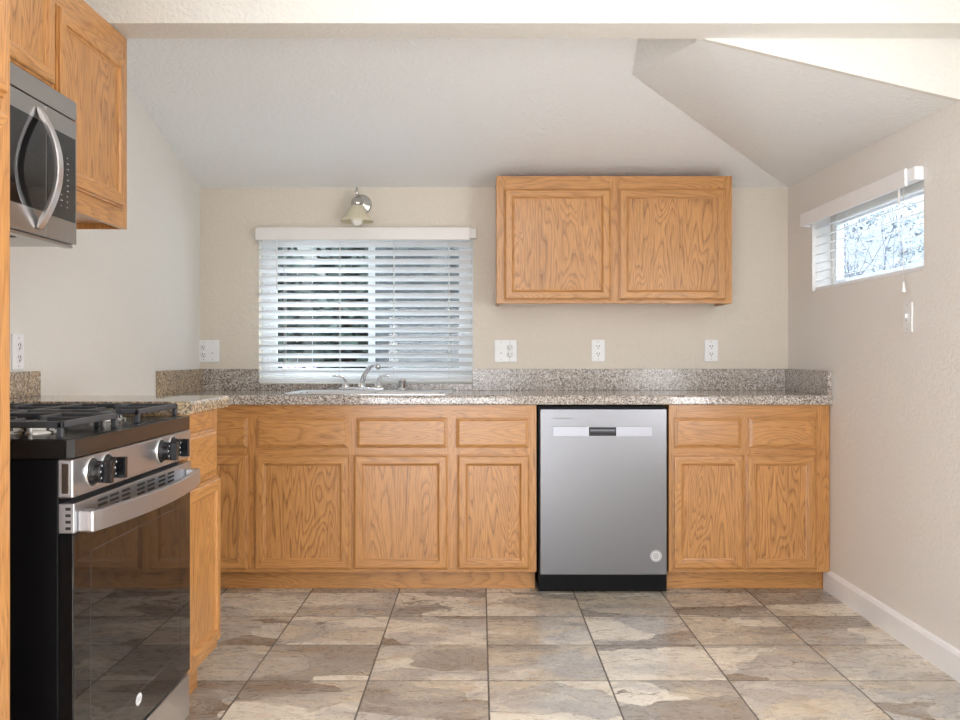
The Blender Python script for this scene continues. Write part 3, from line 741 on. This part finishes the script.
for r in range(11):
    for c in range(3):
        if r < 1: continue
        u = dsp+0.045+c*0.038; z = 1.515+r*0.0155
        b.box(u, u+random.choice((0.006, 0.009, 0.013)), mf-0.0020, mf-0.0017, z, z+0.0028)
b.build('key_legends', GREYM, cpn)
b = MB(); b.box(MW0, MW1, mf+0.012, mf+0.036, z0-0.006, z0+0.003); b.box(MW0+0.01, MW1-0.01, mf+0.04, -0.01, z0-0.002, z0+0.011); b.build('bottom_panel', STEELZ, t)
b = MB()
for k in range(8): b.box(MW0+0.38+k*0.02, MW0+0.392+k*0.02, mf+0.06, mf+0.20, z0-0.0035, z0-0.002)
b.build('grease_filter', DARK, t)

# ------------------------------------------------------------------ outlets, switch, sconce
def plate(name, label, cat, loc, rz, gangs, group=None):
    """gangs: list of 'o' outlet, 's' toggle switch, 'j' jack; front faces -y"""
    t = thing(name, label, cat, loc, rz, group)
    w = 0.072 if len(gangs) == 1 else 0.118
    b = MB(); b.box(-w/2, w/2, -0.007, -0.0005, -0.0585, 0.0585); b.build('plate', WHITE, t, 0.003)
    for i, k in enumerate(gangs):
        cx = (i-(len(gangs)-1)/2)*0.046
        if k == 'o':
            for s in (-1, 1):
                b = MB(); M = Matrix.Translation((cx, -0.007, s*0.0195)) @ Matrix.Rotation(PI/2, 4, 'X')
                b.lathe([(0.0172, 0), (0.0168, 0.0022), (0, 0.0022)], M, 20)
                for sx in (-0.0065, 0.0065): b.box(cx+sx-0.0016, cx+sx+0.0016, -0.0096, -0.0091, s*0.0195-0.001, s*0.0195+0.008, 1)
                b.box(cx-0.0024, cx+0.0024, -0.0096, -0.0091, s*0.0195-0.0105, s*0.0195-0.0055, 1)
                b.build('receptacle', [WHITE, DARK], t)
        elif k == 'd':
            b = MB(); b.box(cx-0.0165, cx+0.0165, -0.0095, -0.0068, -0.033, 0.033); 
            for s in (-1, 1):
                for sx in (-0.0065, 0.0065): b.box(cx+sx-0.0016, cx+sx+0.0016, -0.0101, -0.0096, s*0.02-0.001, s*0.02+0.008, 1)
                b.box(cx-0.0024, cx+0.0024, -0.0101, -0.0096, s*0.02-0.0105, s*0.02-0.0055, 1)
            b.build('receptacle', [WHITE, DARK], t)
        elif k == 's':
            b = MB(); b.box(cx-0.008, cx+0.008, -0.0082, -0.0068, -0.018, 0.018); b.box(cx-0.004, cx+0.004, -0.017, -0.008, -0.002, 0.012, 0); b.box(cx-0.005, cx+0.005, -0.0086, -0.0083, -0.013, -0.009, 1)
            b.build('toggle', [WHITE, GREYM], t)
    for i in range(len(gangs)):
        cx = (i-(len(gangs)-1)/2)*0.046
        for z in ((-0.046, 0.046)):
            b = MB(); b.box(cx-0.0022, cx+0.0022, -0.0076, -0.0071, z-0.0022, z+0.0022); b.build('screw', GREYM, t)
    return t
def bp(px, py): x, z = sp(px, py, 187.2); return (x, YB, z)
o = plate('wall_outlet', 'double-gang white outlet plate left of the sink window', 'outlet', bp(208.5, 351), 0, 'os')
o = plate('wall_outlet', 'double-gang white plate with switch under left end of the wall cabinet', 'outlet', bp(505.5, 351), 0, 'so')
o = plate('wall_outlet', 'single white outlet below the middle of the wall cabinet', 'outlet', bp(598, 350.5), 0, 'd')
o = plate('wall_outlet', 'single white outlet below right end of the wall cabinet', 'outlet', bp(711, 350.5), 0, 'd')
o = plate('wall_outlet', 'white outlet on the left wall above the short granite worktop', 'outlet', (XL, 2.938, CAMH+(355-352)/304), R90, 'o')
o = plate('light_switch', 'white switch plate on the right wall below the small window', 'switch', (XR, 3.49, 1.26), -R90, 's')

sx, sz = sp(361.5, 204.5, 187.5)
t = thing('wall_sconce', 'nickel wall sconce with ribbed glass bell shade above the sink window', 'lamp', (sx, YB, sz), 0)
b = MB(); M = Matrix.Rotation(PI/2, 4, 'X')
b.lathe([(0.054, 0.0005), (0.054, 0.006), (0.048, 0.012), (0.040, 0.013), (0.034, 0.018), (0, 0.022)], M, 36); b.build('backplate', NICKEL, t)
ay = -0.10; ax = -0.012
b = MB(); b.tube([(0, -0.018, 0.0), (-0.004, -0.05, 0.03), (-0.010, -0.08, 0.045), (ax, ay, 0.034), (ax, ay, 0.005)], 0.007, 12)
b.lathe([(0, 0.078), (0.004, 0.074), (0.005, 0.060), (0.009, 0.050), (0.006, 0.040)], Matrix.Translation((ax, ay, 0)), 16); b.build('arm', NICKEL, t)
b = MB(); b.lathe([(0.008, 0.022), (0.024, 0.014), (0.030, 0.000), (0.031, -0.020), (0.027, -0.022)], Matrix.Translation((ax, ay, 0)), 28); b.build('socket_cup', NICKEL, t)
b = MB(); prof = [(0.028, -0.018), (0.038, -0.034), (0.053, -0.062), (0.070, -0.086), (0.083, -0.099), (0.084, -0.105), (0.080, -0.103), (0.067, -0.084), (0.050, -0.060), (0.035, -0.032)]
b.lathe(prof, Matrix.Translation((ax, ay, 0)), 40); b.build('lamp_shade', SHADE, t)
b = MB(); b.lathe([(0.013, -0.023), (0.014, -0.050), (0.027, -0.078), (0.032, -0.096), (0.026, -0.115), (0.013, -0.124), (0, -0.126)], Matrix.Translation((ax, ay, 0)), 24); b.build('bulb', BULB, t)

# ------------------------------------------------------------------ outdoors
b = MB(); b.box(-14, 26, YB+0.4, 40, -0.30, -0.18); struct(b.build('ground', CONC))
def leaves(mb, centre, rad, n, size, mi=0, squash=1.0):
    for _ in range(n):
        d = Vector((random.gauss(0, 1), random.gauss(0, 1), random.gauss(0, 1))).normalized()*random.random()**0.45
        p = Vector(centre)+Vector((d.x*rad[0], d.y*rad[1], d.z*rad[2]))
        a = Vector((random.gauss(0, 1), random.gauss(0, 1), random.gauss(0, 1))).normalized()
        c = a.orthogonal().normalized(); s = size*random.uniform(0.6, 1.3)
        vs = [mb.bm.verts.new(p+a*s), mb.bm.verts.new(p+c*s*0.5), mb.bm.verts.new(p-a*s), mb.bm.verts.new(p-c*s*0.5)]
        f = mb.bm.faces.new(vs); f.material_index = mi
for i, (x, y, h, lab) in enumerate(((-2.25, 8.4, 3.3, 'dark evergreen shrub behind left part of the sink blind'), (-1.0, 8.7, 3.4, 'dark evergreen shrub behind middle of the sink blind'), (0.25, 8.5, 3.2, 'dark evergreen shrub behind right part of the sink blind'))):
    t = thing('evergreen_shrub', lab, 'shrub', (x, y, -0.18), 0, 'evergreen shrubs behind the house')
    b = MB(); b.tube([(0, 0, 0), (0.02, 0.02, h*0.4), (0, 0, h*0.8)], [0.06, 0.05, 0.02], 8); b.build('trunk', BARK, t)
    b = MB(); leaves(b, (0, 0, h*0.5), (0.60, 0.6, h*0.52), 3200, 0.085); b.build('foliage', LEAFD, t)
t = thing('flowering_shrub', 'low lilac flowering shrub behind lower left of the sink blind', 'shrub', (-1.28, 6.3, -0.18), 0)
b = MB(); b.tube([(0, 0, 0), (0, 0, 0.7)], 0.03, 8); b.build('trunk', BARK, t)
b = MB(); leaves(b, (0, 0, 0.72), (0.34, 0.30, 0.45), 900, 0.04); b.build('foliage', LEAFD, t)
b = MB(); leaves(b, (0.02, -0.08, 1.06), (0.28, 0.22, 0.17), 500, 0.026); b.build('blossom', LILAC, t)
t = thing('board_fence', 'weathered board fence behind the shrubs outside the sink window', 'fence', (-1.0, 9.8, -0.18), 0)
b = MB()
for k in range(36): b.box(-4+k*0.16, -4+k*0.16+0.152, -0.01, 0.01, 0.02, 2.75+0.02*(k % 2))
b.build('boards', FENCEM, t)
b = MB(); b.box(-4, 1.75, 0.011, 0.05, 0.4, 0.5); b.box(-4, 1.75, 0.011, 0.05, 1.8, 1.9); b.build('rails', FENCEM, t)
for x in (-3.9, -2.0, -0.1, 1.7):
    b = MB(); b.box(x-0.045, x+0.045, 0.051, 0.14, 0.0005, 2.35); b.build('post', FENCEM, t)

t = thing('garden_tree', 'bare-branched tree outside the small high window', 'tree', (5.45, 12.2, -0.18), 0)
bt = MB(); tips = []
def branch(p, d, L, r, lv):
    pts = [p]; rs = [r]; q = p.copy(); dd = d.copy()
    for k in range(4):
        dd = (dd+Vector((random.gauss(0, .16), random.gauss(0, .16), random.gauss(0.03, .12)))).normalized()
        q = q+dd*L/4; pts.append(q.copy()); rs.append(r*(1-0.12*(k+1)))
    bt.tube(pts, rs, 6 if lv > 1 else 8)
    tips.append((q, lv))
    if lv >= 5: return
    for k in range((8, 5, 4, 3, 2)[lv]):
        nd = (dd+Vector((random.gauss(0, .75), random.gauss(0, .6), random.gauss(0.05, .5)))).normalized()
        branch(pts[random.choice((2, 3, 4))], nd, L*random.uniform(0.55, 0.80), rs[-1]*0.70, lv+1)
branch(Vector((0, 0, 0)), Vector((-0.05, 0, 1)), 1.95, 0.095, 0)
bt.build('branches', BARK, t)
b = MB()
for q, lv in tips:
    if lv >= 4 and random.random() < 0.34: leaves(b, q, (0.12, 0.12, 0.08), 11, 0.042)
b.build('foliage', LEAFT, t)
